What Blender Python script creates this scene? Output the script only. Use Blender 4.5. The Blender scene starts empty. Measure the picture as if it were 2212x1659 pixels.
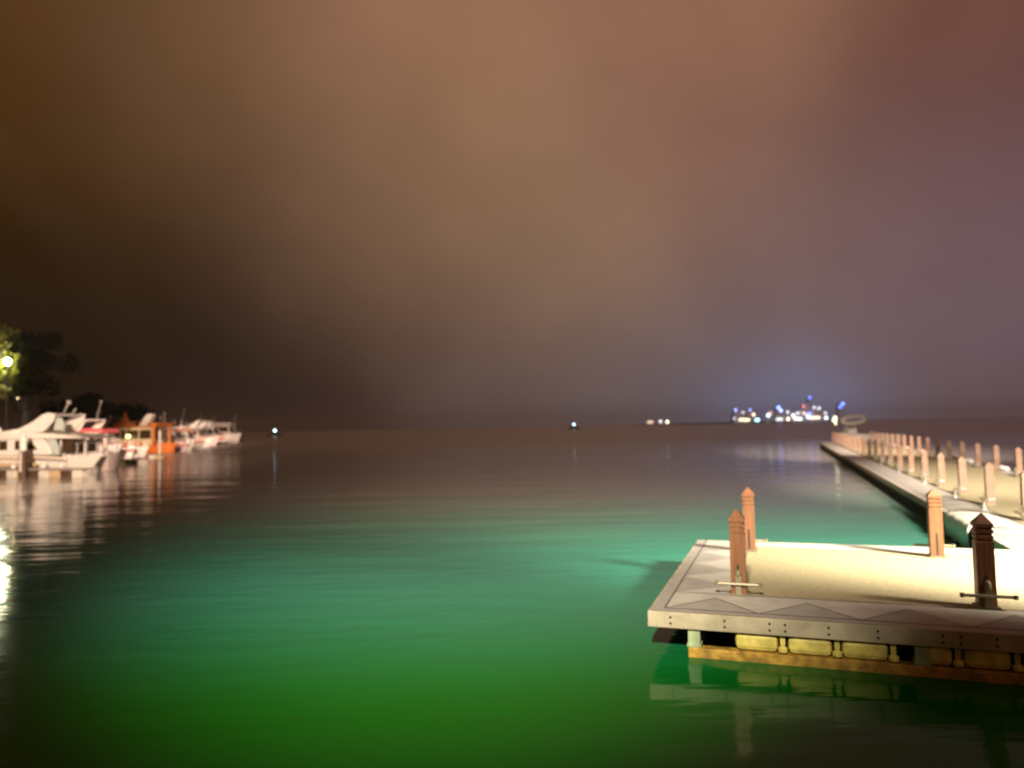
import bpy, bmesh, math, random
from mathutils import Vector, Matrix
random.seed(7)
R = math.radians
scene = bpy.context.scene
C = scene.collection

# ------------------------------------------------------------------ camera
H = 1.75            # camera height above the dock deck (deck top is z = 0)
WZ = -0.40          # water level
FP = 1600.0         # focal length in units of a 2212 px wide picture
cam_d = bpy.data.cameras.new("camera"); cam = bpy.data.objects.new("camera", cam_d); C.objects.link(cam)
cam_d.sensor_width = 36; cam_d.lens = 36 * FP / 2212
cam_d.clip_start = 0.05; cam_d.clip_end = 9000
CM = Matrix.Rotation(R(90 + 3.3), 4, 'X') @ Matrix.Rotation(R(-1.16), 4, 'Z')
cam.matrix_world = Matrix.Translation((0, 0, H)) @ CM
cam_d.dof.use_dof = True; cam_d.dof.focus_distance = 3.6; cam_d.dof.aperture_fstop = 1.35
scene.camera = cam
scene.view_settings.view_transform = 'Standard'; scene.view_settings.look = 'None'
scene.view_settings.exposure = 0; scene.view_settings.gamma = 1

def ray(X, Y):                      # direction seen at a point of the 2212 x 1659 picture
    return (CM.to_3x3() @ Vector(((X - 1106) / FP, -(Y - 829.5) / FP, -1))).normalized()
def gp(X, Y, z=WZ):                 # point of the horizontal plane z under that direction
    r = ray(X, Y); t = (z - H) / r.z
    return Vector((0, 0, H)) + r * t
def at(X, Y, dist):                 # point at a given distance ahead
    r = ray(X, Y); return Vector((0, 0, H)) + r * (dist / r.y)

def lin(c):
    return tuple((v / 255 / 12.92 if v / 255 <= .04045 else ((v / 255 + .055) / 1.055) ** 2.4) for v in c)

# ------------------------------------------------------------------ night sky (cloud lit by the city)
world = bpy.data.worlds.new("World"); scene.world = world; world.use_nodes = True
nt = world.node_tree; nt.nodes.clear()
N = nt.nodes.new; LK = nt.links.new
tc = N('ShaderNodeTexCoord')
nz = N('ShaderNodeTexNoise'); nz.inputs['Scale'].default_value = 2.6; nz.inputs['Detail'].default_value = 4
LK(tc.outputs['Generated'], nz.inputs['Vector'])
sb = N('ShaderNodeVectorMath'); sb.operation = 'SUBTRACT'; sb.inputs[1].default_value = (.5, .5, .5); LK(nz.outputs['Color'], sb.inputs[0])
ss = N('ShaderNodeVectorMath'); ss.operation = 'MULTIPLY'; ss.inputs[1].default_value = (.16, .16, .09); LK(sb.outputs[0], ss.inputs[0])
ad = N('ShaderNodeVectorMath'); LK(tc.outputs['Generated'], ad.inputs[0]); LK(ss.outputs[0], ad.inputs[1])
nm = N('ShaderNodeVectorMath'); nm.operation = 'NORMALIZE'; LK(ad.outputs[0], nm.inputs[0])
SKY = [
 (0,0,(85,52,18)),(400,0,(120,85,60)),(900,0,(155,112,86)),(1500,0,(154,112,86)),(2200,0,(108,66,50)),
 (0,300,(70,42,5)),(400,300,(108,78,52)),(900,250,(142,106,80)),(1500,300,(140,100,85)),(2200,300,(110,76,76)),
 (0,550,(42,24,2)),(400,550,(75,52,35)),(800,520,(120,91,68)),(1250,600,(158,124,98)),(1100,450,(138,106,80)),(1750,550,(125,98,90)),(2200,550,(114,90,98)),
 (0,750,(16,8,0)),(350,750,(22,11,1)),(700,750,(70,51,46)),(1100,750,(102,82,75)),(1600,750,(114,91,89)),(2200,780,(105,88,98)),
 (200,650,(24,12,0)),(330,830,(14,6,0)),(500,890,(24,15,9)),(0,860,(6,2,0)),
 (200,900,(6,2,0)),(600,900,(40,28,24)),(1100,900,(84,72,74)),(1400,900,(98,90,98)),(1650,890,(108,102,118)),(2200,900,(95,76,80)),
]
pts = [(ray(x, y), lin(c), 95.0) for x, y, c in SKY]
pts += [(ray(x, 890), lin((116, 124, 160)), 600.0) for x in (1560, 1650, 1730, 1810)]
pts += [(Vector(v).normalized(), lin(c), 12.0) for v, c in [((0,.2,1),(120,84,62)),((-1,.2,.3),(18,10,3)),((1,.2,.3),(95,66,60)),((0,-1,.4),(110,74,48)),((0,1,-.6),(60,50,45))]]
accc = None; accw = None
for v, c, k in pts:
    d = N('ShaderNodeVectorMath'); d.operation = 'DOT_PRODUCT'; d.inputs[1].default_value = v; LK(nm.outputs[0], d.inputs[0])
    m = N('ShaderNodeMath'); m.operation = 'MULTIPLY_ADD'; m.inputs[1].default_value = k; m.inputs[2].default_value = -k; LK(d.outputs['Value'], m.inputs[0])
    e = N('ShaderNodeMath'); e.operation = 'EXPONENT'; LK(m.outputs[0], e.inputs[0])
    s = N('ShaderNodeVectorMath'); s.operation = 'SCALE'; s.inputs[0].default_value = c; LK(e.outputs[0], s.inputs['Scale'])
    if accc is None: accc, accw = s.outputs[0], e.outputs[0]
    else:
        a = N('ShaderNodeVectorMath'); LK(accc, a.inputs[0]); LK(s.outputs[0], a.inputs[1]); accc = a.outputs[0]
        b = N('ShaderNodeMath'); LK(accw, b.inputs[0]); LK(e.outputs[0], b.inputs[1]); accw = b.outputs[0]
inv = N('ShaderNodeMath'); inv.operation = 'DIVIDE'; inv.inputs[0].default_value = 1; LK(accw, inv.inputs[1])
sc = N('ShaderNodeVectorMath'); sc.operation = 'SCALE'; LK(accc, sc.inputs[0]); LK(inv.outputs[0], sc.inputs['Scale'])
n2 = N('ShaderNodeTexNoise'); n2.inputs['Scale'].default_value = 3.6; n2.inputs['Detail'].default_value = 3.5; LK(tc.outputs['Generated'], n2.inputs['Vector'])
mr = N('ShaderNodeMapRange'); mr.inputs[1].default_value = .3; mr.inputs[2].default_value = .7; mr.inputs[3].default_value = .88; mr.inputs[4].default_value = 1.11
LK(n2.outputs['Fac'], mr.inputs[0])
s2 = N('ShaderNodeVectorMath'); s2.operation = 'SCALE'; LK(sc.outputs[0], s2.inputs[0]); LK(mr.outputs[0], s2.inputs['Scale'])
bg = N('ShaderNodeBackground'); LK(s2.outputs[0], bg.inputs['Color']); bg.inputs['Strength'].default_value = .95
wo = N('ShaderNodeOutputWorld'); LK(bg.outputs[0], wo.inputs['Surface'])

# ------------------------------------------------------------------ lamps
NX = Vector((math.cos(R(-19.9)), math.sin(R(-19.9)), 0)); DX = Vector((-NX.y, NX.x, 0))
def P(n, d, z=0): return NX * n + DX * d + Vector((0, 0, z))
def spot(name, loc, tgt, power, col, size, blend=1.0, radius=.08):
    l = bpy.data.lights.new(name, 'SPOT'); l.energy = power; l.color = col; l.spot_size = R(size); l.spot_blend = blend; l.shadow_soft_size = radius
    o = bpy.data.objects.new(name, l); C.objects.link(o); o.location = loc
    o.rotation_euler = (Vector(tgt) - Vector(loc)).to_track_quat('-Z', 'Y').to_euler(); return o
spot('pier_floodlight', P(6.2, 7.6, 4.2), P(3.8, 12.8, -.2), 21000, (1, .92, .70), 94, .6, .7)
spot('promenade_floodlight', (-1.2, -2.5, 6.3), (-.2, 14.8, -.4), 22000, (1, .90, .66), 50, 1, .2)  # added spot behind the camera; its falloff shapes the glow on the water
spot('pier_mast_lamp', P(6, 4, 16), P(5.4, 25, 0), 92000, (1, .86, .68), 27, 1, .2)  # no mast stands here: unseen spot added to brighten the pier deck
spot('far_pier_mast_lamp', P(7, 20, 18), P(5.6, 51, 0), 190000, (1, .80, .62), 31, 1, .2)  # second unseen spot, added to brighten the outer pier
spot('quay_lamp_by_the_boats', (-14, 12, 7), (-27, 43, 1), 68000, (1, .70, .50), 38, .6, .3)
spot('quay_lamp_for_far_boats', (-16, 13, 12), (-38, 82, 0), 190000, (1, .68, .50), 13, .8, .3)  # unseen spot added to make up for falloff along the boat row
spot('quay_lamp_for_farthest_boats', (-17, 14, 16), (-57, 150, 0), 640000, (1, .68, .50), 8, .8, .3)  # narrow added spot that lifts the far end of the row

# ------------------------------------------------------------------ materials
def mat(name, col, rough=.6, metal=0, bump=0, bscale=20, var=0, vscale=6, col2=None, emit=None, es=0, spec=None, stretch=None):
    m = bpy.data.materials.new(name); m.use_nodes = True; t = m.node_tree; b = t.nodes['Principled BSDF']
    b.inputs['Base Color'].default_value = (*col, 1); b.inputs['Roughness'].default_value = rough; b.inputs['Metallic'].default_value = metal
    if spec is not None: b.inputs['Specular IOR Level'].default_value = spec
    if emit: b.inputs['Emission Color'].default_value = (*emit, 1); b.inputs['Emission Strength'].default_value = es
    if var or bump:
        c = t.nodes.new('ShaderNodeTexCoord'); mp = t.nodes.new('ShaderNodeMapping'); t.links.new(c.outputs['Object'], mp.inputs[0])
        if stretch: mp.inputs['Scale'].default_value = stretch
    if var:
        n = t.nodes.new('ShaderNodeTexNoise'); n.inputs['Scale'].default_value = vscale; n.inputs['Detail'].default_value = 6; t.links.new(mp.outputs[0], n.inputs['Vector'])
        r = t.nodes.new('ShaderNodeValToRGB'); r.color_ramp.elements[0].position = .35; r.color_ramp.elements[1].position = .65
        c2 = col2 or tuple(v * (1 - var) for v in col)
        r.color_ramp.elements[0].color = (*c2, 1); r.color_ramp.elements[1].color = (*col, 1)
        t.links.new(n.outputs['Fac'], r.inputs[0]); t.links.new(r.outputs[0], b.inputs['Base Color'])
    if bump:
        n = t.nodes.new('ShaderNodeTexNoise'); n.inputs['Scale'].default_value = bscale; n.inputs['Detail'].default_value = 4; t.links.new(mp.outputs[0], n.inputs['Vector'])
        bp = t.nodes.new('ShaderNodeBump'); bp.inputs['Strength'].default_value = bump; bp.inputs['Distance'].default_value = .02
        t.links.new(n.outputs['Fac'], bp.inputs['Height']); t.links.new(bp.outputs[0], b.inputs['Normal'])
    return m
def glow(name, col, s):
    return mat(name, (0.02, 0.02, 0.02), emit=col, es=s)
M = dict(
 field=mat('aggregate_deck', (.37, .31, .19), .8, bump=.5, bscale=45, var=.25, vscale=22),
 border=mat('pale_border_board', (.47, .43, .40), .55, var=.15, vscale=5),
 border2=mat('grey_border_board', (.33, .295, .28), .6, var=.15, vscale=5),
 joint=mat('board_joint', (.12, .10, .09), .8),
 fascia=mat('weathered_fascia', (.42, .36, .26), .7, var=.35, vscale=3.5, bump=.3, bscale=15),
 under=mat('algae_beam', (.50, .29, .04), .7, var=.6, vscale=9, bump=.6, bscale=25),
 float=mat('float_plastic', (.78, .64, .16), .6, var=.45, vscale=7, bump=.3),
 support=mat('algae_steel', (.35, .42, .25), .6, var=.4, vscale=10),
 wood=mat('stained_timber', (.21, .082, .034), .5, var=.3, vscale=4, bump=.3, bscale=12, stretch=(6, 6, .6)),
 steel=mat('galvanised_steel', (.22, .20, .13), .45, .3),
 chrome=mat('polished_steel', (.85, .85, .85), .2, .7),
 dark=mat('dark_void', (.02, .02, .015), .8),
 pipe=mat('white_pipe', (.6, .57, .55), .5),
 vinyl=mat('white_vinyl', (.68, .66, .58), .5, var=.15),
 gel=mat('white_gelcoat', (.78, .76, .72), .28, var=.06, vscale=1.5),
 gel2=mat('pink_white_gelcoat', (.72, .62, .60), .3, var=.1, vscale=1.5),
 red=mat('red_paint', (.52, .10, .11), .4),
 orange=mat('orange_paint', (.72, .20, .02), .45),
 ochre=mat('ochre_roof', (.50, .20, .03), .5),
 cream=mat('cream_panel', (.70, .60, .36), .5),
 glass=mat('dark_glass', (.05, .03, .015), .12),
 bglass=mat('pale_screen', (.45, .52, .50), .15),
 grey=mat('grey_fitting', (.30, .29, .26), .4),
 tan=mat('tan_trim', (.50, .38, .24), .5),
 rope=mat('rope', (.25, .22, .18), .8),
 bark=mat('bark', (.012, .009, .006), .9),
 leaf2=mat('lamp_side_leaf', (.05, .05, .004), .6, spec=.2),  # brighter copy of the foliage; lamplight is put into the colour
 leaf=mat('leaf', (.004, .004, .001), .95, spec=.0, var=.4, vscale=1.2),  # near-black copy; the crowns' night shade is put into the colour
 pile=mat('dark_pile', (.07, .04, .02), .6),
 stone=mat('quay_stone', (.10, .085, .07), .85, var=.3, vscale=1),
 land=mat('far_land', (.02, .02, .02), .9),
 bld=mat('far_building', (.85, .83, .88), .9),  # pale wall colour stands in for haze in front of the city
 wood2=mat('faded_timber', (.22, .12, .08), .6, var=.2, vscale=4),  # slightly paler brown than the dock posts
)

# ------------------------------------------------------------------ helpers
def tag(o, label=None, cat=None, group=None, kind=None):
    if label: o['label'] = label
    if cat: o['category'] = cat
    if group: o['group'] = group
    if kind: o['kind'] = kind
    return o
def empty(name, label, cat, loc=(0,0,0), rotz=0, group=None):
    o = bpy.data.objects.new(name, None); C.objects.link(o); o.location = loc; o.rotation_euler = (0, 0, rotz); o.empty_display_size = .3
    return tag(o, label, cat, group)
class MB:
    def __init__(s): s.b = bmesh.new()
    def box(s, x0, x1, y0, y1, z0, z1, mi=0):
        v = [s.b.verts.new((x, y, z)) for x in (x0, x1) for y in (y0, y1) for z in (z0, z1)]
        for f in ((0,1,3,2),(4,6,7,5),(0,4,5,1),(2,3,7,6),(0,2,6,4),(1,5,7,3)):
            s.b.faces.new([v[i] for i in f]).material_index = mi
        return s
    def rings(s, rings, cap=True, mi=0, closed=True):
        vs = [[s.b.verts.new(p) for p in r] for r in rings]
        for a, b in zip(vs, vs[1:]):
            n = len(a)
            for i in range(n if closed else n - 1):
                j = (i + 1) % n
                s.b.faces.new((a[i], a[j], b[j], b[i])).material_index = mi
        if cap and closed:
            s.b.faces.new(vs[0][::-1]).material_index = mi; s.b.faces.new(vs[-1]).material_index = mi
        return s
    def lathe(s, prof, x=0, y=0, n=12, mi=0):
        return s.rings([[(x + r * math.cos(2*math.pi*i/n), y + r * math.sin(2*math.pi*i/n), z) for i in range(n)] for z, r in prof], mi=mi)
    def tube(s, pts, r, n=8, mi=0):
        pts = [Vector(p) for p in pts]; rs = []
        for i, p in enumerate(pts):
            t = (pts[min(i+1, len(pts)-1)] - pts[max(i-1, 0)]).normalized()
            up = Vector((0, 0, 1)) if abs(t.z) < .95 else Vector((1, 0, 0))
            a = t.cross(up).normalized(); b = a.cross(t); rr = r[i] if isinstance(r, (list, tuple)) else r
            rs.append([p + a * (rr * math.cos(2*math.pi*k/n)) + b * (rr * math.sin(2*math.pi*k/n)) for k in range(n)])
        return s.rings(rs, mi=mi)
    def prism(s, prof, y0, y1, mi=0):   # profile in x,z extruded along y
        return s.rings([[(x, y0, z) for x, z in prof], [(x, y1, z) for x, z in prof]], mi=mi)
    def poly(s, pts, mi=0):
        s.b.faces.new([s.b.verts.new(p) for p in pts]).material_index = mi; return s
    def build(s, name, mats, parent=None, bevel=0, smooth=False, label=None):
        bmesh.ops.recalc_face_normals(s.b, faces=s.b.faces)
        me = bpy.data.meshes.new(name); s.b.to_mesh(me); s.b.free()
        for m in (mats if isinstance(mats, (list, tuple)) else [mats]): me.materials.append(m)
        o = bpy.data.objects.new(name, me); C.objects.link(o)
        if parent: o.parent = parent
        if smooth:
            for p in me.polygons: p.use_smooth = True
        if bevel:
            md = o.modifiers.new('bevel', 'BEVEL'); md.width = bevel; md.segments = 2; md.limit_method = 'ANGLE'
        if label: o['label'] = label
        return o
def copy_tree(o, parent=None):
    c = o.copy(); C.objects.link(c)
    if parent: c.parent = parent
    for ch in list(o.children): copy_tree(ch, c)
    return c

# ------------------------------------------------------------------ water
wb = MB()
xs = [-4500, -600, -120, -30, 30, 120, 600, 4500]; ys = [-40, 30, 120, 500, 5000]
g = [[wb.b.verts.new((x, y, WZ)) for y in ys] for x in xs]
for i in range(len(xs)-1):
    for j in range(len(ys)-1): wb.b.faces.new((g[i][j], g[i+1][j], g[i+1][j+1], g[i][j+1]))
mw = bpy.data.materials.new('harbour_water'); mw.use_nodes = True; t = mw.node_tree; b = t.nodes['Principled BSDF']
b.inputs['Roughness'].default_value = .07; b.inputs['IOR'].default_value = 1.333
b.inputs['Base Color'].default_value = (.006, .30, .15, 1)
c = t.nodes.new('ShaderNodeTexCoord')
def wave(scale, sx, sy, detail, dist, strength, prev=None):
    mp = t.nodes.new('ShaderNodeMapping'); mp.inputs['Scale'].default_value = (sx, sy, 1); mp.inputs['Rotation'].default_value = (0, 0, R(12)); t.links.new(c.outputs['Object'], mp.inputs[0])
    n = t.nodes.new('ShaderNodeTexNoise'); n.inputs['Scale'].default_value = scale; n.inputs['Detail'].default_value = detail; t.links.new(mp.outputs[0], n.inputs['Vector'])
    bp = t.nodes.new('ShaderNodeBump'); bp.inputs['Strength'].default_value = strength; bp.inputs['Distance'].default_value = dist
    t.links.new(n.outputs['Fac'], bp.inputs['Height'])
    if prev: t.links.new(prev.outputs[0], bp.inputs['Normal'])
    return bp
w1 = wave(.35, .5, 1.5, 2, .045, 1)
w2 = wave(2.2, .5, 1.4, 2, .010, 1, w1)
t.links.new(w2.outputs[0], b.inputs['Normal'])
sep = t.nodes.new('ShaderNodeSeparateXYZ'); t.links.new(c.outputs['Object'], sep.inputs[0])
def ramp(a0, a1, b0, b1):
    q = t.nodes.new('ShaderNodeMapRange'); q.interpolation_type = 'SMOOTHSTEP'
    for k_, v_ in zip((1, 2, 3, 4), (a0, a1, b0, b1)): q.inputs[k_].default_value = v_
    t.links.new(sep.outputs['Y'], q.inputs[0]); return q
# open water is choppier than the sheltered water at the docks; near water is greener
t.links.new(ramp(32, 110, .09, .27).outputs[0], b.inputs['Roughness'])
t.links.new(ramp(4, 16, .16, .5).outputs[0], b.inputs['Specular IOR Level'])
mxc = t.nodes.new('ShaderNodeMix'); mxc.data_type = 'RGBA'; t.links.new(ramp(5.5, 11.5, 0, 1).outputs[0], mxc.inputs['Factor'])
mxc.inputs['A'].default_value = (.0003, .09, .002, 1); mxc.inputs['B'].default_value = (.035, .25, .18, 1);  # near green is also darkened to stand for the light falling off
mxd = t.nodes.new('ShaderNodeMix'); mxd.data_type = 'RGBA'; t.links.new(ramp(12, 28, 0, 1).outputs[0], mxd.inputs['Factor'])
t.links.new(mxc.outputs['Result'], mxd.inputs['A']); mxd.inputs['B'].default_value = (.33, .31, .285, 1); t.links.new(mxd.outputs['Result'], b.inputs['Base Color'])  # far grey puts the pale sheen of the sky into the base colour
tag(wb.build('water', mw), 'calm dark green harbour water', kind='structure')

# ------------------------------------------------------------------ dock posts
def make_post(full=True):
    root = empty('mooring_post', 'x', 'post')
    hw = .074; prof = [(0, hw), (.60, hw), (.607, hw-.010), (.622, hw-.010), (.629, hw), (.655, hw), (.662, hw-.010), (.677, hw-.010), (.684, hw),
                       (.71, hw), (.717, hw-.010), (.728, hw-.010), (.735, hw+.004), (.765, hw+.004), (.775, hw-.004), (.855, .006)]
    m = MB(); m.rings([[(x*h, y*h, z) for x, y in ((-1,-1),(1,-1),(1,1),(-1,1))] for z, h in prof])
    m.build('timber', M['wood' if full else 'wood2'], root)
    for y0 in (-hw-.003, hw-.010):
        s = MB(); s.box(-.012, .012, y0, y0+.013, .03, .30); s.build('slot', M['dark'], root)
    k = MB(); k.box(-.03, .03, -hw-.028, -hw-.004, .0, .19); k.lathe([(.18, .022), (.2, .03), (.235, .03), (.255, .012)], 0, -hw-.012); k.build('bracket', M['steel'], root, bevel=.004)
    q = MB(); q.tube([(-.22, -hw-.045, .12), (.22, -hw-.045, .12)], .015, 8); q.lathe([(.1,.001),(.102,.022),(.138,.022),(.14,.001)], .21, -hw-.045, 8); q.lathe([(.1,.001),(.102,.022),(.138,.022),(.14,.001)], -.21, -hw-.045, 8); q.build('cross_bar', M['steel'], root)
    for sx in (-.03, .035):
        u = MB(); u.lathe([(.10,.001),(.107,.020),(.125,.026),(.143,.020),(.15,.001)], hw+.01, sx, 10)
        if full: u.b.free(); continue
        u.build('bolt', M['chrome'], root, smooth=True)
    bp = MB(); bp.box(-hw-.025, hw+.025, -hw-.02, hw+.02, .002, .014); bp.build('base_plate', M['steel'], root)
    return root
proto = make_post()

# ------------------------------------------------------------------ near floating dock
F0 = P(-1.22, 7.10, 0); RZ = R(-19.9)
dock = empty('floating_dock', 'near floating dock with beige deck, pale border and floats under its edge', 'dock', (F0.x, F0.y, 0), RZ)
LX, LY = 4.03, 4.36; BW = .72
m = MB(); m.box(0, LX, 0, LY, -.13, -.006); m.build('deck_frame', M['dark'], dock)
m = MB(); m.poly([(BW, BW+.1, 0), (LX, BW+.1, 0), (LX, LY-.45, 0), (BW, LY-.45, 0)]); m.build('deck_surface', M['field'], dock)
def border_strip(m, fx, length, width, pitch, inner, start=0, joint=.008):
    # triangles with their base on the outer edge; fx maps (along, across) to a point
    a = start
    while a < length - 1e-3:
        e = min(a + pitch, length); mid = (a + e) / 2; w = width; q = inner
        m.poly([fx(a, 0), fx(e, 0), fx(mid, q)], 1)
        m.poly([fx(a, 0), fx(mid, q), fx(mid, w), fx(a, w)], 0); m.poly([fx(e, 0), fx(e, w), fx(mid, w), fx(mid, q)], 0)
        a = e
m = MB()
EW = .11
border_strip(m, lambda a, c: (EW + a, EW + c, 0), LX-EW, BW-EW+.1, .85, .52, 0)
border_strip(m, lambda a, c: (EW + c, BW+.1 + a, 0), LY-.45-BW-.1, BW-EW, .85, .52, 0)
m.poly([(0,0,0),(LX,0,0),(LX,EW,0),(0,EW,0)], 1); m.poly([(0,EW,0),(EW,EW,0),(EW,LY,0),(0,LY,0)], 1)
m.poly([(EW,LY-.45,0),(LX,LY-.45,0),(LX,LY,0),(EW,LY,0)], 0)
m.build('border', [M['border'], M['border2']], dock)
m = MB()
def jl(x0, y0, x1, y1, w=.007):
    d = Vector((x1-x0, y1-y0, 0)).normalized(); s = Vector((-d.y, d.x, 0)) * w
    a = Vector((x0, y0, .004)); b2 = Vector((x1, y1, .004)); m.poly([a-s, b2-s, b2+s, a+s])
jl(BW, BW+.1, LX, BW+.1, .01); jl(BW, BW+.1, BW, LY-.45); jl(EW, LY-.45, LX, LY-.45); jl(EW, EW, EW, LY, .01); jl(EW, EW, LX, EW, .008); jl(EW,BW+.1,BW,BW+.1)
for k in range(5):
    a = EW + k*.85; jl(a, EW, a+.425, EW+.52, .005); jl(a+.425, EW+.52, a+.85, EW, .005)
m.build('joint', M['joint'], dock)
m = MB()
m.box(-.03, LX, -.04, -.001, -.145, .0); m.box(-.03, -.001, 0, LY, -.145, .0); m.box(-.03, LX, LY+.001, LY+.04, -.145, 0)
m.build('fascia', M['fascia'], dock, bevel=.006)
for k in range(9):
    for dz in (-.045, -.10):
        x = .18 + k*.435 + (0.05 if k % 2 else 0)
        for xx in ((x, x+.13) if k in (2, 5, 8) else (x,)):
            m = MB(); m.tube([(xx, -.041, dz), (xx, -.046, dz)], .011, 8); m.build('bolt', M['dark'], dock)
m = MB(); m.box(.33, LX, -.02, .10, WZ-.1, WZ+.085); m.build('waterline_beam', M['under'], dock, bevel=.012)
m = MB(); m.box(.33, LX, LY-.12, LY-.02, WZ-.1, WZ+.1); m.box(.33, .43, .13, LY-.13, WZ-.1, WZ+.06); m.build('cross_beam', M['under'], dock)
for x in (.33, 2.2):
    m = MB(); m.box(x, x+.11, .0, .1, WZ+.1, -.146); m.box(x-.01, x+.12, -.012, .11, WZ+.085, WZ+.12); m.build('support', M['support'], dock, bevel=.006)
for fx0, fx1 in ((.75, 1.115), (1.20, 1.56), (1.64, 2.00), (2.265, 2.48), (2.56, 2.90), (3.00, 3.36), (3.45, 3.8)):
    m = MB(); m.box(fx0, fx1, .0, .7, WZ+.09, -.148); m.build('float', M['float'], dock, bevel=.045)
    m = MB(); m.box(fx1+.018, fx1+.062, .02, .05, WZ+.16, -.146); m.lathe([(WZ+.09,.02),(WZ+.105,.042),(WZ+.135,.042),(WZ+.16,.015)], fx1+.04, .02, 10); m.build('float_clamp', M['float'], dock, bevel=.004)
for (n, d, lab) in [(.75, .87, 'dark timber post with steel cross bar at the front left of near dock'),
                    (.75, 3.56, 'tall sunlit-looking orange timber post at the rear left corner of near dock'),
                    (3.0, 3.62, 'orange grooved timber post at rear of near dock, beside the white hanging cover'),
                    (2.93, .9, 'nearly black backlit post with pyramid top at front right of near dock')]:
    o = proto if n == .75 and d == .87 else copy_tree(proto)
    p = F0 + NX*n + DX*d; o.location = (p.x, p.y, .006); o.rotation_euler = (0, 0, RZ + (math.pi if d > 2 else 0))
    lab = lab.replace('sunlit-looking ', ''); tag(o, lab, 'post', 'timber posts on the near floating dock')
# ------------------------------------------------------------------ long pier
PE = 2.82; PW = 4.1; D0 = -2.0; D1 = 66.0
q0 = P(PE, 0, 0)
pier = empty('pier', 'long straight pier with two rows of timber posts running out to sea', 'pier', (q0.x, q0.y, 0), RZ)
m = MB(); m.box(0, PW, D0, D1, -.13, -.006); m.build('deck_frame', M['dark'], pier)
m = MB(); m.poly([(.80, D0, 0), (PW-.5, D0, 0), (PW-.5, D1-.6, 0), (.80, D1-.6, 0)]); m.build('deck_surface', M['field'], pier)
m = MB()
m.poly([(0,D0,0),(EW,D0,0),(EW,D1,0),(0,D1,0)], 0)
border_strip(m, lambda a, c: (EW + c, D0 + a, 0), D1-.6-D0, .80-EW, .85, .52)
m.poly([(PW-.5,D0,0),(PW,D0,0),(PW,D1-.6,0),(PW-.5,D1-.6,0)], 0); m.poly([(EW,D1-.6,0),(PW,D1-.6,0),(PW,D1,0),(EW,D1,0)], 0)
m.build('border', [M['border'], M['border2']], pier)
m = MB(); jl(.80, 11.4, .80, D1-.6, .02); jl(EW, D0, EW, D1, .008)
m.build('joint', M['joint'], pier)
m = MB(); m.box(-.03, -.001, 11.42, D1, -.145, 0); m.box(PW+.001, PW+.03, D0, D1, -.145, 0); m.box(0, PW, D1+.001, D1+.03, -.145, 0); m.build('fascia', M['fascia'], pier, bevel=.006)
m = MB(); m.box(.08, .5, 11.6, D1-.3, WZ-.1, -.14); m.box(PW-.5, PW-.08, D0, D1-.3, WZ-.1, -.14); m.build('pontoon', M['dark'], pier)
pier_post = make_post(False)
ORD = ['nearest', 'second', 'third', 'fourth', 'fifth', 'sixth', 'seventh', 'eighth', 'ninth', 'tenth', 'eleventh', 'twelfth', 'thirteenth', 'fourteenth',
       'fifteenth', 'sixteenth', 'seventeenth', 'eighteenth', 'nineteenth', 'twentieth', 'twenty-first', 'twenty-second', 'twenty-third', 'twenty-fourth']
first = True
def place_post(n, d, lab, grp):
    global first
    o = pier_post if first else copy_tree(pier_post); first = False
    p = P(n, d); o.location = (p.x, p.y, .006); o.rotation_euler = (0, 0, RZ + R(random.uniform(-3, 3) - 90)); tag(o, lab, 'post', grp)
for k in range(22):
    place_post(3.82, 14.7 + 2.36*k, 'timber post on the long pier, %s post from the near end in its left row' % (ORD[k] if k else 'first'), 'posts in the left row of the long pier')
for k in range(17):
    place_post(6.42, 25.3 + 2.36*k, 'timber post on the long pier, %s post from the near end in its right row' % (ORD[k] if k else 'first'), 'posts in the right row of the long pier')
for k in range(7):
    a = 23.2 + k*4.72 - q0.dot(DX); m = MB(); b0 = 23.2 + k*4.72
    m.tube([(PW-.15, b0, .07), (PW-.15, b0+3.9, .07)], .07, 10); m.build('edge_pipe', M['pipe'], pier, smooth=True)
# cleats
def make_cleat():
    root = empty('mooring_cleat', 'x', 'cleat')
    m = MB(); m.tube([(0,-.13,.13),(0,-.06,.115),(0,.06,.115),(0,.13,.13)], [.012,.022,.022,.012], 8); m.build('horn', M['chrome'], root, smooth=True)
    m = MB(); m.lathe([(0,.05),(.012,.05),(.02,.028),(.10,.024)], 0, -.045); m.lathe([(0,.05),(.012,.05),(.02,.028),(.10,.024)], 0, .045); m.build('stem', M['chrome'], root, smooth=True)
    return root
cl = make_cleat()
for k, (d, w) in enumerate([(13.2, 'first'), (16.4, 'second'), (18.9, 'third'), (22.6, 'fourth'), (27.2, 'fifth'), (31.8, 'sixth')]):
    o = cl if k == 0 else copy_tree(cl); p = P(3.55, d); o.location = (p.x, p.y, .006); o.rotation_euler = (0, 0, RZ)
    tag(o, 'shiny steel mooring cleat by the left post row, %s from the near end of pier' % w, 'cleat', 'mooring cleats along the pier edge')
# white vinyl cover hanging over the pier edge
a0 = P(PE, 13.7, 0)
cover = empty('dock_cover', 'rumpled white vinyl cover hanging over the pier edge behind the grooved post', 'cover', (a0.x, a0.y, 0), RZ)
rs = []
for j in range(13):
    y = j * 1.9 / 12; f = math.sin(j*1.7)*.018
    rs.append([(.62+f, y, .012), (.3, y, .03+f*.5), (.0, y, .028), (-.06+f, y, -.02), (-.085+f*1.5, y, -.12), (-.075+f*2, y, -.36),
               (-.095+f*1.5, y, -.36), (-.105+f*1.5, y, -.12), (-.08+f, y, 0), (0, y, .05), (.3, y, .05+f*.5), (.62+f, y, .022)])
m = MB(); m.rings(rs); m.build('fabric', M['vinyl'], cover, smooth=True)

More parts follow.
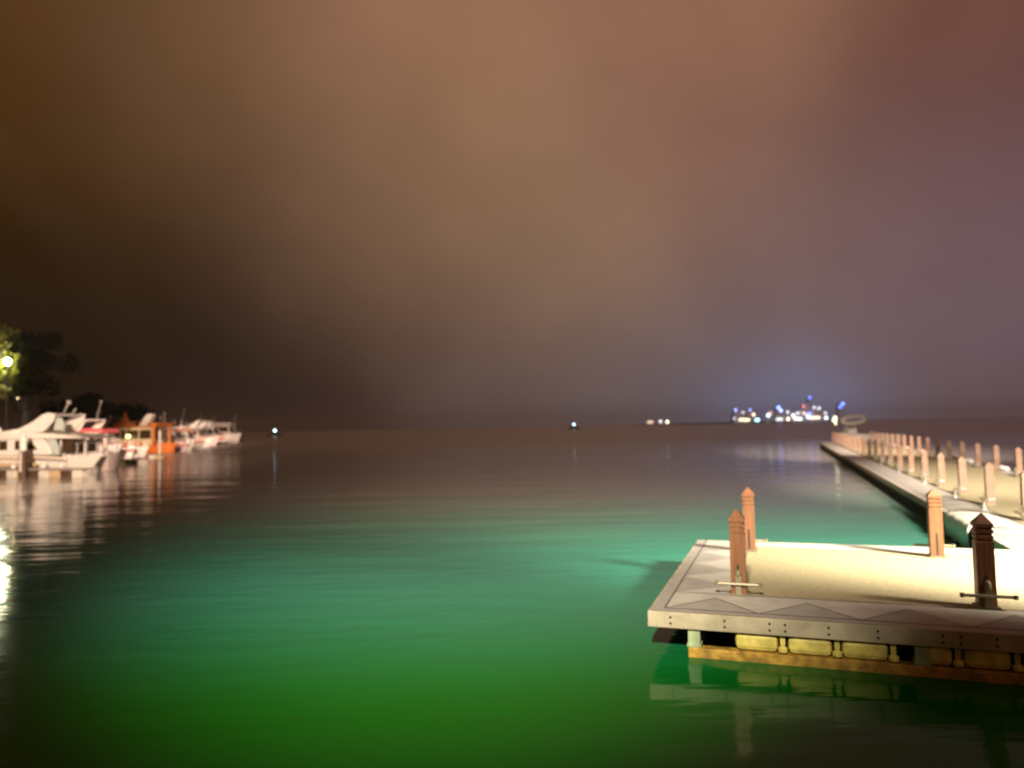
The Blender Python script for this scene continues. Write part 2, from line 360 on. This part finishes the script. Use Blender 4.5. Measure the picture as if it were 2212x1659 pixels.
# ------------------------------------------------------------------ boats
def hull(L, B, F, parent, m_, rake=.9, stripe=None, sheer=.28):
    m = MB(); rs = []; n = 14
    for i in range(n + 1):
        t = i / n; hb = B/2 * (1 - max(0, (t-.4)/.6)**2.3); hb = max(hb, .02); z = F * (1 + sheer*t*t)
        xk = -L + L*t; sh = rake * t**4
        rs.append([(xk-sh*1.0, 0, -.30+.28*t**3), (xk-sh*.75, hb*.72, .02), (xk-sh*.35, hb*.92, z*.55), (xk, hb, z), (xk, hb*.93, z+.02), (xk, -hb*.93, z+.02), (xk, -hb, z), (xk-sh*.35, -hb*.92, z*.55), (xk-sh*.75, -hb*.72, .02)])
    m.rings(rs); o = m.build('hull', m_, parent, smooth=False)
    if stripe:
        m = MB(); rs = []
        for i in range(n + 1):
            t = i/n; hb = max(B/2*(1 - max(0, (t-.4)/.6)**2.3), .02); z = F*(1+sheer*t*t); xk = -L + L*t; sh = rake*t**4
            rs.append([(xk-sh*.22, -hb*.95-.012, z*.68), (xk-sh*.1, -hb*.985-.012, z*.88), (xk-sh*.1, -hb*.985+.01, z*.88), (xk-sh*.22, -hb*.95+.01, z*.68)])
        m.rings(rs); m.build('stripe', stripe, parent)
    return o
def cabin(x0, x1, B, z0, z1, rakef, raker, parent, m_=None, win=None, nwin=3, glass=None, label=None):
    m_ = m_ or M['gel']; y = B/2
    m = MB(); top = .86
    m.rings([[(x0, -y, z0), (x1, -y*.9, z0), (x1, y*.9, z0), (x0, y, z0)], [(x0+raker, -y*top, z1), (x1-rakef, -y*top*.9, z1), (x1-rakef, y*top*.9, z1), (x0+raker, y*top, z1)]])
    m.build('cabin', m_, parent, bevel=.04)
    w = (x1-rakef*.6 - x0 - raker) ; zz0 = z0 + (z1-z0)*.36; zz1 = z0 + (z1-z0)*.86
    def ys(z, x):
        f = (z-z0)/(z1-z0); g = (x-x0)/(x1-x0); return y*(1-(1-top)*f)*(1-.1*g)
    for k in range(nwin):
        a = x0+raker+.12 + w*k/nwin; e = a + w/nwin - .14; ro = rakef*.45 if k == nwin-1 else 0
        m = MB(); 
        for s in (-1,):
            pts = [(a, zz0), (e, zz0), (e-ro, zz1), (a, zz1)]
            m.rings([[(px, s*(ys(pz, px)+.012), pz) for px, pz in pts], [(px, s*(ys(pz, px)-.03), pz) for px, pz in pts]])
        m.build('window', glass or M['glass'], parent)
    m = MB(); g0 = .25; g1 = .9
    pa = [(x1-rakef*g0+.015, z0+(z1-z0)*g0), (x1-rakef*g1+.015, z0+(z1-z0)*g1)]
    m.rings([[(pa[0][0], -y*.72, pa[0][1]), (pa[0][0], y*.72, pa[0][1]), (pa[1][0], y*.62, pa[1][1]), (pa[1][0], -y*.62, pa[1][1])],
             [(pa[0][0]-.03, -y*.72, pa[0][1]), (pa[0][0]-.03, y*.72, pa[0][1]), (pa[1][0]-.03, y*.62, pa[1][1]), (pa[1][0]-.03, -y*.62, pa[1][1])]])
    m.build('windshield', glass or M['glass'], parent)
def rail(x0, x1, B, z0, h, parent, m_=None):
    m = MB()
    for s in (-1, 1):
        m.tube([(x0, s*B/2*.9, z0+h), ((x0+x1)/2, s*B/2*.8, z0+h), (x1, 0, z0+h+.05)], .018, 6)
        for k in range(6):
            f = k/5.5; xx = x0+(x1-x0)*f; yy = s*B/2*(.9-.2*f if f < .5 else .8*(1-(f-.5)*2))
            m.tube([(xx, yy, z0-.1), (xx, yy, z0+h)], .014, 6)
    m.build('rail', m_ or M['chrome'], parent)
def mast(x, z0, z1, lean, parent, r=.035, m_=None, lamp=False):
    m = MB(); m.tube([(x, 0, z0), (x+lean, 0, z1)], [r, r*.6], 8); m.tube([(x+lean*.5, -.25, (z0+z1)/2), (x+lean*.5, .25, (z0+z1)/2)], .015, 6)
    m.lathe([(z1, .03), (z1+.03, .07), (z1+.12, .07), (z1+.15, .02)], x+lean, 0, 10)
    m.build('mast', m_ or M['grey'], parent)
def arch(x, z0, z1, B, lean, parent, m_=None):
    m = MB()
    for s in (-1, 1):
        pr = [(x-1.3, z0), (x, z0), (x+lean+.25, z1), (x+lean-.35, z1), (x-.6, z0+(z1-z0)*.35)]
        m.prism(pr, s*B/2*.8-.06, s*B/2*.8+.06)
    m.box(x+lean-.38, x+lean+.27, -B/2*.8+.06, B/2*.8-.06, z1-.14, z1)
    m.build('radar_arch', m_ or M['gel'], parent, bevel=.04)
def boatroot(X, Y, rz, label, grp='white boats moored in a row along the marina'):
    p = gp(X, Y); return empty('moored_boat', label, 'boat', (p.x, p.y, WZ), R(rz), grp)

# 1 big yacht (all x are metres behind the bow)
b1 = boatroot(222, 1021, -2, 'big white motor yacht nearest the camera, swept arch on its long roof')
hull(11, 3.4, 1.1, b1, M['gel'], 1.1, sheer=-.04)
m = MB(); m.box(-11, -1.2, -1.735, -1.715, .92, 1.0); m.box(-11, -2.7, -1.735, -1.715, .50, .72); m.build('rub_rail', M['tan'], b1, bevel=.01)
m = MB()
m.prism([(-10.5, 1.12), (-2.0, 1.12), (-2.12, 1.6), (-2.5, 2.05), (-10.5, 2.05)], -1.55, 1.55); m.build('cabin', M['gel'], b1, bevel=.05)
for a, e in ((-7.6, -6.7), (-6.4, -5.5), (-4.95, -4.5)):
    m = MB(); m.box(a, e, -1.575, -1.545, 1.42, 1.93); m.build('window', M['glass'], b1)
m = MB(); m.prism([(-4.05, 1.42), (-2.75, 1.42), (-2.95, 1.65), (-3.25, 1.82), (-3.7, 1.93), (-4.05, 1.93)], -1.575, -1.545); m.build('window', M['glass'], b1, label='curved dark side window with an arched front end')
m = MB(); m.prism([(-1.98, 1.12), (-1.55, 1.12), (-1.6, 1.5), (-1.8, 2.0), (-2.3, 2.0), (-2.05, 1.5)], -1.5, -1.42); m.build('side_screen', M['bglass'], b1)
m = MB(); m.box(-1.6, -1.0, -1.2, 1.2, 1.2, 1.9); m.build('helm_interior', M['glass'], b1)
m = MB(); m.prism([(-11, 2.05), (-.35, 2.0), (-.1, 2.06), (-1.9, 2.28), (-3.2, 2.42), (-11, 2.5)], -1.75, 1.75); m.build('roof', M['gel'], b1, bevel=.05)
m = MB()
for s in (-1, 1):
    m.prism([(-5.0, 2.44), (-4.0, 2.58), (-3.2, 2.95), (-2.65, 3.35), (-2.3, 3.46), (-1.9, 3.4), (-2.0, 3.0), (-2.35, 2.6), (-2.6, 2.4)], s*1.35-.09, s*1.35+.09)
m.box(-2.7, -1.95, -1.26, 1.26, 3.28, 3.40); m.build('radar_arch', M['gel'], b1, bevel=.04)
m = MB(); m.prism([(-2.2, 2.5), (-1.7, 2.45), (-1.55, 2.8), (-1.75, 3.15), (-2.0, 3.2)], -1.1, -1.0); m.build('fly_screen', M['bglass'], b1)
m = MB(); m.tube([(-1.95, -.6, 3.4), (-1.7, -.6, 3.95)], .05, 8); m.lathe([(3.9,.02),(3.93,.11),(4.12,.11),(4.16,.03)], -1.65, -.6, 12); m.tube([(-1.95,.2,3.4),(-1.75,.2,3.7)], .06); m.build('mast', M['grey'], b1, smooth=True)
for x in (-6.0, -5.4):
    m = MB(); m.lathe([(2.42,.16),(2.55,.16),(2.66,.12),(2.7,.04)], x, -1.0, 14); m.build('roof_dome', M['gel'], b1, smooth=True)
rail(-1.9, -.1, 2.6, 1.1, .6, b1)
for x in (-1.75, -.75):
    m = MB(); m.tube([(x, -1.1 if x < -1 else -.5, 1.05), (x, -1.1 if x < -1 else -.5, 2.04)], .045, 8); m.build('roof_strut', M['gel'], b1)
for x in (-3.9, -2.2, -7.2, -1.2):
    m = MB(); m.lathe([(.18,.03),(.24,.11),(.6,.11),(.68,.03)], x, -1.86, 10); m.tube([(x,-1.80,.66),(x,-1.72,1.2)], .012, 6); m.build('fender', M['gel'], b1, smooth=True)

def generic(X, Y, L, B, F, rz, label, hm=None, stripe=None, cab=(None,), roof=None, arc=None, mst=None, glass=None, cm=None, roofm=None, railon=True):
    r = boatroot(X, Y, rz, label); hull(L, B, F, r, hm or M['gel'], .5*F+.2, stripe)
    if cab[0] is not None: cabin(-L*cab[0], -L*cab[1], B*.82, F*1.0, F+cab[2], cab[3], .1, r, cm, nwin=3, glass=glass)
    if roof:
        m = MB(); x0, x1, z, th = roof; m.rings([[(-L*x0, -B*.42, z), (-L*x1-.25, -B*.38, z), (-L*x1-.25, B*.38, z), (-L*x0, B*.42, z)], [(-L*x0, -B*.42, z+th), (-L*x1, -B*.36, z+th*.6), (-L*x1, B*.36, z+th*.6), (-L*x0, B*.42, z+th)]])
        for xx in (-L*x0+.2, -L*x1-.5):
            for s in (-1, 1): m.tube([(xx, s*B*.36, F), (xx, s*B*.36, z+.02)], .03, 6)
        m.build('roof', roofm or M['gel'], r, bevel=.03)
    if arc: arch(-L*arc[0], arc[1], arc[2], B, arc[3], r)
    if mst: mast(-L*mst[0], mst[1], mst[2], mst[3], r)
    if railon: rail(-L*.38, -.05, B*.85, F*1.2, .5, r)
    rr = random.Random(int(X)); top = max([F+1.0] + ([roof[2]+roof[3]] if roof else []) + ([F+cab[2]] if cab[0] else []))
    for k in range(4):
        x = -L*rr.uniform(.15, .8); m = MB(); m.lathe([(F*.25,.03),(F*.35,.12),(F*.8,.12),(F*.9,.03)], x, -B/2-.1 if x < -L*.4 else -B/2*.75, 8); m.build('fender', M[rr.choice(['gel', 'pile', 'red', 'pipe'])], r, smooth=True)
    for k in range(3):
        x = -L*rr.uniform(.25, .8); m = MB(); m.tube([(x, rr.uniform(-.5,.5), top-.2), (x+rr.uniform(-.1,.3), 0, top+rr.uniform(.4, 1.5))], .03, 6); m.build('antenna', M['grey'], r)
    x = -L*rr.uniform(.35, .6); m = MB(); m.lathe([(top-.1,.12),(top+.15,.3),(top+.35,.3),(top+.5,.08)], x, rr.uniform(-.4,.2), 12); m.build('radar_dome', M['gel'], r, smooth=True)
    x = -L*rr.uniform(.1, .25); m = MB(); m.box(x-.4, x+.3, -.4, .4, F*1.0, F*1.25+.15); m.build('deck_locker', M[rr.choice(['gel2', 'red', 'tan', 'orange'])], r, bevel=.04)
    return r
# 2 flybridge cruiser with red coaming behind the yacht
b2 = generic(263, 998, 8.5, 2.8, 1.1, -8, 'white flybridge cruiser with red upper deck and tilted grey mast beside the yacht',
             cab=(.8, .2, .95, .7), roof=(.85, .12, 2.3, .12), arc=(.33, 2.5, 3.4, .35), mst=(.27, 3.2, 4.75, .45))
m = MB(); m.rings([[(-4.6,-1.2,2.48),(-.9,-1.0,2.3),(-.9,1.0,2.3),(-4.6,1.2,2.48)],[(-4.6,-1.25,2.8),(-1.0,-1.05,2.62),(-1.0,1.05,2.62),(-4.6,1.25,2.8)]]); m.build('coaming', M['red'], b2, bevel=.05)
b3 = boatroot(232, 1019, -62, 'small white rounded tender bow-on to the camera at the tip of the yacht')
hull(3.6, 1.5, .95, b3, M['gel2'], .5); rail(-1.3, -.1, 1.2, 1.0, .7, b3)
b4 = generic(292, 995, 8, 2.6, .85, -6, 'low white cruiser with a red bow flash in front of the orange boat', stripe=M['red'], cab=(.75, .45, .75, .8), glass=M['glass'])
b5 = generic(322, 988, 8, 2.6, .8, -4, 'plain white open boat with a blunt bow in front of the orange boat', cab=(.7, .5, .4, .4), hm=M['gel'])
# orange excursion boat
bo = boatroot(384, 978, -3, 'orange and cream excursion boat with a pointed pagoda ornament on the ochre roof')
hull(15, 3.8, .9, bo, M['orange'], .6)
cabin(-14, -2.2, 3.3, .92, 2.9, .15, .0, bo, M['cream'], nwin=8)
m = MB(); m.box(-14.4, -1.6, -1.85, 1.85, 2.92, 3.08); m.build('roof', M['ochre'], bo, bevel=.03)
m = MB(); m.box(-1.95, -1.72, -1.8, -1.55, .92, 2.92); m.box(-1.95, -1.72, 1.55, 1.8, .92, 2.92); m.box(-2.15, -1.5, -1.85, 1.85, 3.09, 3.35); m.build('front_pillar', M['orange'], bo, bevel=.02)
m = MB(); m.box(-14.0, -3.2, -1.675, -1.655, .95, 1.35); m.build('side_panel', M['orange'], bo)
m = MB(); m.rings([[(-6.1+a*s, b_*s, z) for a, b_ in ((-1,-1),(1,-1),(1,1),(-1,1))] for z, s in ((3.085, .8), (3.35, .6), (3.6, .34), (3.9, .2), (4.3, .12), (4.7, .02))]); m.build('pagoda_ornament', M['orange'], bo)
m = MB()
for k in range(16): m.tube([(-13.8+k*.75, -1.7, 3.08), (-13.8+k*.75, -1.7, 3.5)], .025, 6)
m.tube([(-13.8, -1.7, 3.5), (-2.5, -1.7, 3.5)], .025, 6); m.build('roof_rail', M['ochre'], bo)
m = MB(); m.box(-11.4, -9.6, -1.2, 1.2, 3.2, 3.6); m.build('roof_locker', M['gel2'], bo, bevel=.05)
m = MB(); m.prism([(-9.2,3.1),(-8.6,3.1),(-7.7,4.0),(-7.9,4.25),(-8.2,4.2)], -.4, .4); m.build('roof_fin', M['gel'], bo, bevel=.05)
m = MB(); m.prism([(-4.3,3.1),(-3.4,3.1),(-2.7,4.25),(-3.0,4.45),(-3.5,4.3)], -.4, .4); m.build('roof_fin', M['gel'], bo, bevel=.05)
m = MB(); m.lathe([(1.75,.05),(1.8,.22),(2.05,.22),(2.15,.05)], -4.6, -1.9, 12); m.build('cabin_lamp', glow('cabin_lamp', (1, .9, .35), 3.5), bo, smooth=True)
b6 = generic(420, 975, 10, 3.0, .9, -4, 'white cabin boat directly right of the orange boat with dark open cockpit', cab=(.7, .3, 1.4, .6), roof=(.85, .25, 2.55, .3), arc=(.55, 2.8, 3.5, .4))
b7 = generic(444, 971, 11, 3.2, 1.0, -3, 'long white boat with a red hull stripe and thin mast, middle of the far boats', stripe=M['red'], cab=(.85, .3, 1.5, .5), roof=(.9, .25, 2.7, .2), roofm=M['gel2'], mst=(.5, 2.8, 4.8, .0))
m = MB(); m.box(-9.5, -2.9, -1.38, -1.36, 2.5, 2.68); m.build('roof_band', M['red'], b7)
bx1 = generic(410, 975.5, 7, 2.6, .8, -10, 'small pinkish motorboat with a low cabin just right of the orange hull', hm=M['gel2'], cab=(.7, .35, .9, .5), stripe=M['red'])
bx2 = generic(459, 967, 10, 3.0, 1.0, -6, 'cream cabin boat with an orange roof among the far boats', cab=(.8, .3, 1.3, .5), roof=(.85, .25, 2.6, .2), roofm=M['orange'])
bx3 = generic(488, 961, 11, 3.2, 1.2, -4, 'pinkish boat with twin deck boxes, third from the far end of the row', hm=M['gel2'], cab=(.8, .3, 1.5, .6), roof=(.85, .3, 3.0, .2), stripe=M['red'])
b8 = generic(474, 963, 11, 3.4, 1.2, -3, 'white boat with tall leaning mast behind the red striped boat', hm=M['gel2'], cab=(.85, .25, 1.6, .6), roof=(.9, .2, 3.0, .3), arc=(.3, 3.2, 4.2, .5), mst=(.6, 3.2, 6.0, .7))
b9 = generic(500, 959, 12, 3.4, 1.3, -3, 'white cabin cruiser second from the far end of the boat row', cab=(.8, .2, 1.9, .8), roof=(.85, .2, 3.3, .2), arc=(.4, 3.4, 4.4, .5), mst=(.5, 3.4, 5.4, .2))
b10 = generic(521, 956, 14, 4.0, 1.5, -2, 'white boat at the far right end of the boat row', cab=(.85, .12, 2.2, .6), roof=(.9, .1, 3.9, .3), mst=(.12, 3.9, 5.6, .5))

# pontoon in front of the yacht, others between boats
def pontoon(X0, X1, Y, W, label, h=.42):
    a = gp(X0, Y); b_ = gp(X1, Y); L = (b_-a).length; o = empty('finger_pontoon', label, 'pontoon', (a.x, a.y, WZ), math.atan2(b_.y-a.y, b_.x-a.x), 'finger pontoons between the boats')
    m = MB(); m.box(0, L, 0, W, h-.08, h); m.build('walkway', M['grey'], o, bevel=.01)
    x = .15; k = 0
    while x < L-.4:
        m = MB(); m.box(x, x+.62, .03, .5, -.1, h-.09); m.build('float', M['vinyl'] if k % 3 == 0 else M['tan'] if k % 3 == 1 else M['pile'], o, bevel=.04); x += .75; k += 1
    return o
pontoon(-60, 178, 1030, 1.0, 'floating finger pontoon with yellow floats in front of the big yacht')
pontoon(236, 290, 1003, 1.2, 'short dark finger pontoon between the yacht and the low speedboat', .35)
pontoon(318, 352, 990, 1.2, 'short dark finger pontoon beside the orange boat', .35)
def pile(X, Y, h, r, label, cap=.95, m_='pile'):
    p = gp(X, Y); o = empty('mooring_pile', label, 'pile', (p.x, p.y, WZ), 0, 'mooring piles in the marina')
    m = MB(); m.lathe([(-.4, r), (h-cap, r)], n=16); m.build('shaft', M[m_], o, smooth=False)
    m = MB(); m.lathe([(h-cap+.002, r*.86), (h-.25, r*.86), (h-.1, r*.5), (h, .03)], n=16); m.build('cap', M['gel'], o)
    m = MB(); m.box(-.05, .05, -r-.02, -r+.02, .3, h-cap-.05); m.build('guide_strip', M['pipe'], o)
    return o
pile(49, 1031, 2.35, .2, 'dark mooring pile with white cap in front of the big yacht')
pile(227, 1007, 1.95, .16, 'slim pale mooring pile right of the yacht bow', .9, 'vinyl')
pile(345, 985, 2.6, .12, 'thin pale pile beside the bow of the orange boat', 1.2, 'vinyl')

# ------------------------------------------------------------------ left quay, lamps, trees
m = MB(); q = [(-150, 20), (-36, 20), (-41, 52), (-56, 95), (-76, 170), (-170, 190)]
m.rings([[(x, y, WZ-.5) for x, y in q], [(x, y, .9) for x, y in q]]); tag(m.build('quay', M['stone']), 'dark stone quay behind the boats', kind='structure')
def lamp_post(X, Y, dist, label, col, s, rad, base=.9, power=0):
    p = at(X, Y, dist); o = empty('street_lamp', label, 'street lamp', (p.x, p.y, base), 0, 'street lamps on the quay')
    h = p.z - base
    m = MB(); m.lathe([(0,.14),(.3,.12),(.4,.07),(h-rad*1.2,.05)], n=10); m.build('pole', M['dark'], o)
    m = MB(); m.lathe([(h-rad, rad*.4), (h-rad*.7, rad*.8), (h, rad), (h+rad*.7, rad*.75), (h+rad, rad*.2)], n=14); m.build('lamp_globe', glow('lamp_glow', col, s), o, smooth=True)
    if power:
        l = bpy.data.lights.new('street_lamp_light', 'POINT'); l.energy = power; l.color = col; l.shadow_soft_size = .3
        lo = bpy.data.objects.new('street_lamp_light', l); C.objects.link(lo); lo.location = (-.9, .5, h); lo.parent = o
lamp_post(16, 781, 48, 'brightest street lamp, pale green-white, among the trees at left edge', (1, 1, .62), 70, .2, power=1400)
lamp_post(35, 858, 60, 'small warm lamp low among the dark trees at left edge', (1, .75, .4), 6, .22)

def tree(x, y, h, r, label, nleaf, seed, zb=.9):
    rnd = random.Random(seed); o = empty('broadleaf_tree', label, 'tree', (x, y, zb), 0, 'dark trees on the quay')
    m = MB(); m.tube([(0,0,0),(.1,.05,h*.25),(.0,0,h*.5),(.2,.1,h*.8)], [.3,.24,.17,.05], 8)
    for k in range(7):
        a = rnd.uniform(0, 6.28); z = h*rnd.uniform(.3,.55); rr = r*rnd.uniform(.5,.85)
        m.tube([(0,0,z),(math.cos(a)*rr*.5, math.sin(a)*rr*.5, z+h*.12),(math.cos(a)*rr, math.sin(a)*rr, z+h*.28)], [.12,.07,.03], 6)
    m.build('trunk', M['bark'], o)
    cl_ = []
    for k in range(46):
        a = rnd.uniform(0, 6.28); ph = rnd.uniform(-.7, 1.4); q_ = rnd.uniform(.45, 1)
        cl_.append((math.cos(a)*math.cos(ph)*r*q_, math.sin(a)*math.cos(ph)*r*q_, h*.62+math.sin(ph)*h*.36*q_, rnd.uniform(.5, 1.1)*r*.26))
    m = MB()
    for k in range(nleaf):
        c0 = cl_[k % len(cl_)]; v = Vector((rnd.gauss(0,1), rnd.gauss(0,1), rnd.gauss(0,.8))).normalized()*c0[3]*rnd.uniform(.5,1.05)
        p = Vector(c0[:3]) + v; s = rnd.uniform(.09,.19)
        a1 = Vector((rnd.gauss(0,1), rnd.gauss(0,1), rnd.gauss(0,1))).normalized(); a2 = a1.orthogonal().normalized()
        m.poly([p-a1*s, p-a2*s*.5, p+a1*s, p+a2*s*.5])
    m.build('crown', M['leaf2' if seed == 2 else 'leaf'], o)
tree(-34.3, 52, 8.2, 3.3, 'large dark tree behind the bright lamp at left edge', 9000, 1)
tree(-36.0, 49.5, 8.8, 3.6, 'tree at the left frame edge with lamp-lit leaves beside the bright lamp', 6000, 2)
tree(-41, 70, 4.6, 3.4, 'low dark tree behind the yacht mast', 5000, 3)
tree(-50, 95, 4.6, 4.2, 'farthest dark tree, low above the white cruisers', 4000, 4)

# ------------------------------------------------------------------ far things on the water and the far shore
DS = 1400.0; SC = DS / 1600.0   # metres per 2212-px at the far shore
shz = WZ
m = MB()
pr = []
k0 = at(1380, 900, DS).x; k1 = at(1800, 900, DS).x
for i in range(41):
    f = i/40; x = k0 + (k1-k0)*f; e = math.sin(math.pi*min(1, max(0, f)))**.5
    pr.append((x, -.2 + 2.2*e + .5*math.sin(i*1.9)*e))
rs = []
for x, z in pr: rs.append([(x, DS-12, WZ-1), (x, DS-6, z*.6), (x, DS+60, z), (x, DS+160, WZ-1)])
m.rings(rs); tag(m.build('far_shore', M['land']), 'low dark far shore under the city lights', kind='structure')
def zc(x, y): return (2850 + x/3.687)/1.8228, (1520 + y/3.687)/1.8228
def z4(x, y): return (2500 + x/2.212)/1.8228, (1500 + y/2.212)/1.8228
COL = dict(blue=(.12,.2,1), violet=(.35,.4,1), peach=(1,.68,.45), yellow=(1,.82,.45), cyan=(.35,.95,1), pale=(.65,.85,1), white=(.95,1,.92), grey=(.75,.72,.75), red=(1,.25,.25), warm=(1,.8,.55))
mb_ = M['bld']; tt = mb_.node_tree; bb = tt.nodes['Principled BSDF']; cc = tt.nodes.new('ShaderNodeTexCoord'); mm = tt.nodes.new('ShaderNodeMapping')
mm.inputs['Rotation'].default_value = (R(90), 0, 0); br = tt.nodes.new('ShaderNodeTexBrick'); tt.links.new(cc.outputs['Object'], mm.inputs[0]); tt.links.new(mm.outputs[0], br.inputs['Vector'])
br.offset = 0; br.inputs['Scale'].default_value = 1; br.inputs['Brick Width'].default_value = 1.8; br.inputs['Row Height'].default_value = 3; br.inputs['Mortar Size'].default_value = .45
br.inputs['Color1'].default_value = (.16, .14, .13, 1); br.inputs['Color2'].default_value = (.11, .13, .22, 1); br.inputs['Mortar'].default_value = (0, 0, 0, 1)
tt.links.new(br.outputs['Color'], bb.inputs['Emission Color']); bb.inputs['Emission Strength'].default_value = 1.0  # window-grid glow added to keep the walls from going dark
def building(lights, label, w=16, dep=14):
    # lights: list of (X, Y, half width px, colour, brightness)
    xs_ = [at(l[0], l[1], DS) for l in lights]; cx = sum(p.x for p in xs_)/len(xs_); top = max(p.z for p in xs_) + 3
    hwid = max([w/4] + [abs(p.x-cx) + l[2]*SC + 1 for p, l in zip(xs_, lights)])
    o = empty('distant_building', label, 'building', (cx, DS+8, 1.0), 0, 'lit buildings on the far shore')
    m = MB(); t_ = top-1; m.box(-hwid, hwid, 0, dep, -3, t_*.72); m.box(-hwid*.7, hwid*.7, 1, dep-1, t_*.72+.002, t_*.93); m.box(-hwid*.3, hwid*.3, 3, dep-3, t_*.93+.002, t_+.5)
    m.build('wall', M['bld'], o)
    for p, l in zip(xs_, lights):
        hw_ = max(l[2]*SC, 1.6); hh = 1.7; st = l[4] * 150 / max(1, (2*hw_/SC + 0)*(2*hh/SC)) if l[2] <= 3 else l[4]*14/(2*hh/SC)
        m = MB(); m.box(p.x-cx-hw_, p.x-cx+hw_, -1.6, -.1, p.z-1.0-hh, p.z-1.0+hh)
        m.build('lit_panel', glow('city_'+l[3], COL[l[3]], st*1.4), o)
B_ = building
B_([(*zc(190,345),1,'violet',.30)], 'slim tower with a violet light at the left end of the far city', 8)
B_([(*zc(300,380),1,'grey',.15),(*zc(170,470),1,'grey',.12)], 'dim grey building beside the leftmost violet tower', 8)
B_([(*zc(400,345),1,'violet',.22)], 'second violet-lit tower above the yellow quay lights', 8)
B_([(*zc(315,490),11,'yellow',.75)], 'low hall with a long yellow row of lights at the left of the far city', 20)
B_([(*zc(450,412),1,'peach',.4)], 'block with a peach light above the cyan one', 8)
B_([(*zc(505,490),3,'cyan',.95)], 'low building with the bright cyan light', 12)
B_([(*zc(665,427),1,'pale',.55),(*zc(700,390),1,'peach',.15)], 'building with a pale blue light between cyan and deep blue ones', 8)
B_([(*zc(812,308),2,'blue',1.1),(*zc(852,352),1,'violet',.5)], 'tower crowned by the deepest blue light with a lavender light below', 10)
B_([(*zc(830,482),7,'white',.42)], 'wide low block with a soft white light row under the deep blue tower', 14)
B_([(*zc(950,375),1,'grey',.22),(*zc(955,477),2,'peach',.5)], 'block with a round peach light between the two white rows', 8)
B_([(*zc(1095,475),8,'white',.8)], 'low hall with the brightest white light row', 14)
B_([(*zc(1030,425),1,'pale',.45),(*zc(1100,390),1,'grey',.25)], 'block with a small sky blue light above the white row', 8)
B_([(*zc(1190,395),1,'peach',.22)], 'dim block left of the round blue and peach lights', 8)
B_([(*zc(1265,405),2,'blue',.7),(*zc(1240,440),1,'pale',.3)], 'block with a round blue light above the long peach row', 8)
B_([(*zc(1330,460),13,'peach',.75)], 'long low terminal with a bright peach light row at right of the city', 22)
B_([(*zc(1270,165),2,'blue',.35)], 'tallest tower, topped by a faint blue light', 10)
B_([(*zc(1180,290),2,'red',.2)], 'tower with a faint red light left of the tallest tower', 9)
B_([(*zc(1335,310),1,'grey',.2),(*zc(1410,320),1,'grey',.22)], 'broad dim grey-lit tower right of the tallest tower', 10)
B_([(*zc(1512,462),1,'pale',.45),(*zc(1500,390),1,'grey',.2)], 'last small building of the city, with a pale light at its foot', 8)
B_([(*zc(1755,255),2,'blue',.6),(*zc(1715,300),2,'blue',.4)], 'separate tower with a blurred blue light above the pier end', 10)
B_([(*z4(140,357),6,'peach',.3)], 'low isolated building with a peach light row, left of the city', 10)
B_([(*z4(230,352),2,'grey',.25)], 'faint lit building in the middle of the isolated group', 8)
B_([(*z4(290,355),2,'warm',.4)], 'rightmost building of the isolated group, one round warm light', 8)

def far_boat(X, Y, dist, label, flip=1):
    p = at(X, Y, dist); s = dist/1600
    o = empty('far_motorboat', label, 'boat', (p.x, p.y, WZ), R(170 if flip < 0 else 10), 'small lit boats on the horizon')
    hull(7, 2.4, .8, o, M['grey'], .5); cabin(-5, -2.6, 1.8, .82, 2.0, .4, .1, o, M['grey'])
    h = p.z-WZ; m = MB(); m.tube([(-3.6,0,1.9),(-3.6,0,h-.2)], .04, 6); m.build('mast', M['grey'], o)
    m = MB(); m.lathe([(h-.35,.1),(h-.25,.38),(h+.25,.38),(h+.35,.1)], -3.6, 0, 12); m.build('masthead_lamp', glow('masthead', (.6,.85,1), 12), o)
far_boat(612, 929.5, 330, 'tiny boat with one white light on the dark horizon at left')
far_boat(1253, 916.5, 420, 'tiny boat with one bluish light on the horizon near the middle')

# small white boat moored beyond the pier end
p = at(1799, 925, 68)
tb = empty('tender_boat', 'small white boat with curved tubular canopy frame and lamp beyond the pier end', 'boat', (p.x+.6, p.y, WZ), R(178))
hull(5.5, 2.0, .75, tb, M['gel'], .5)
m = MB(); m.box(-1.9+.6, 0.1-1.0+.4, -.5, .7, .77, 1.35); m.build('console', M['gel'], tb, bevel=.05)
m = MB(); ring = []
for k in range(17):
    a = k/16*2*math.pi; ring.append((-.35-.3*math.sin(a)+1.05*math.cos(a)-1.0, 0, 2.15+.33*math.sin(a)))
m.tube(ring, .17, 8); m.tube([(-1.6,-.3,1.3),(-1.3,-.3,1.9)], .06); m.tube([(-.7,-.3,1.3),(-.9,-.3,1.85)], .06); m.build('canopy_frame', M['gel'], tb, smooth=True)
m = MB(); m.tube([(.3,.0,1.75),(.42,0,2.1),(.3,0,2.5)], [.12,.2,.12], 10); m.build('lamp', glow('tender_lamp', (1,.95,.6), 2.6), tb, smooth=True)

# ------------------------------------------------------------------ night haze
hz = MB(); hz.box(-4600, 4600, -80, 5100, WZ-1, 75)
mh = bpy.data.materials.new('haze'); mh.use_nodes = True; t = mh.node_tree; t.nodes.clear()
vo = t.nodes.new('ShaderNodeVolumePrincipled'); vo.inputs['Color'].default_value = (1, 1, 1, 1); vo.inputs['Density'].default_value = .00011
ou = t.nodes.new('ShaderNodeOutputMaterial'); t.links.new(vo.outputs[0], ou.inputs['Volume'])
tag(hz.build('haze', mh), 'thin night haze over the harbour', kind='stuff')
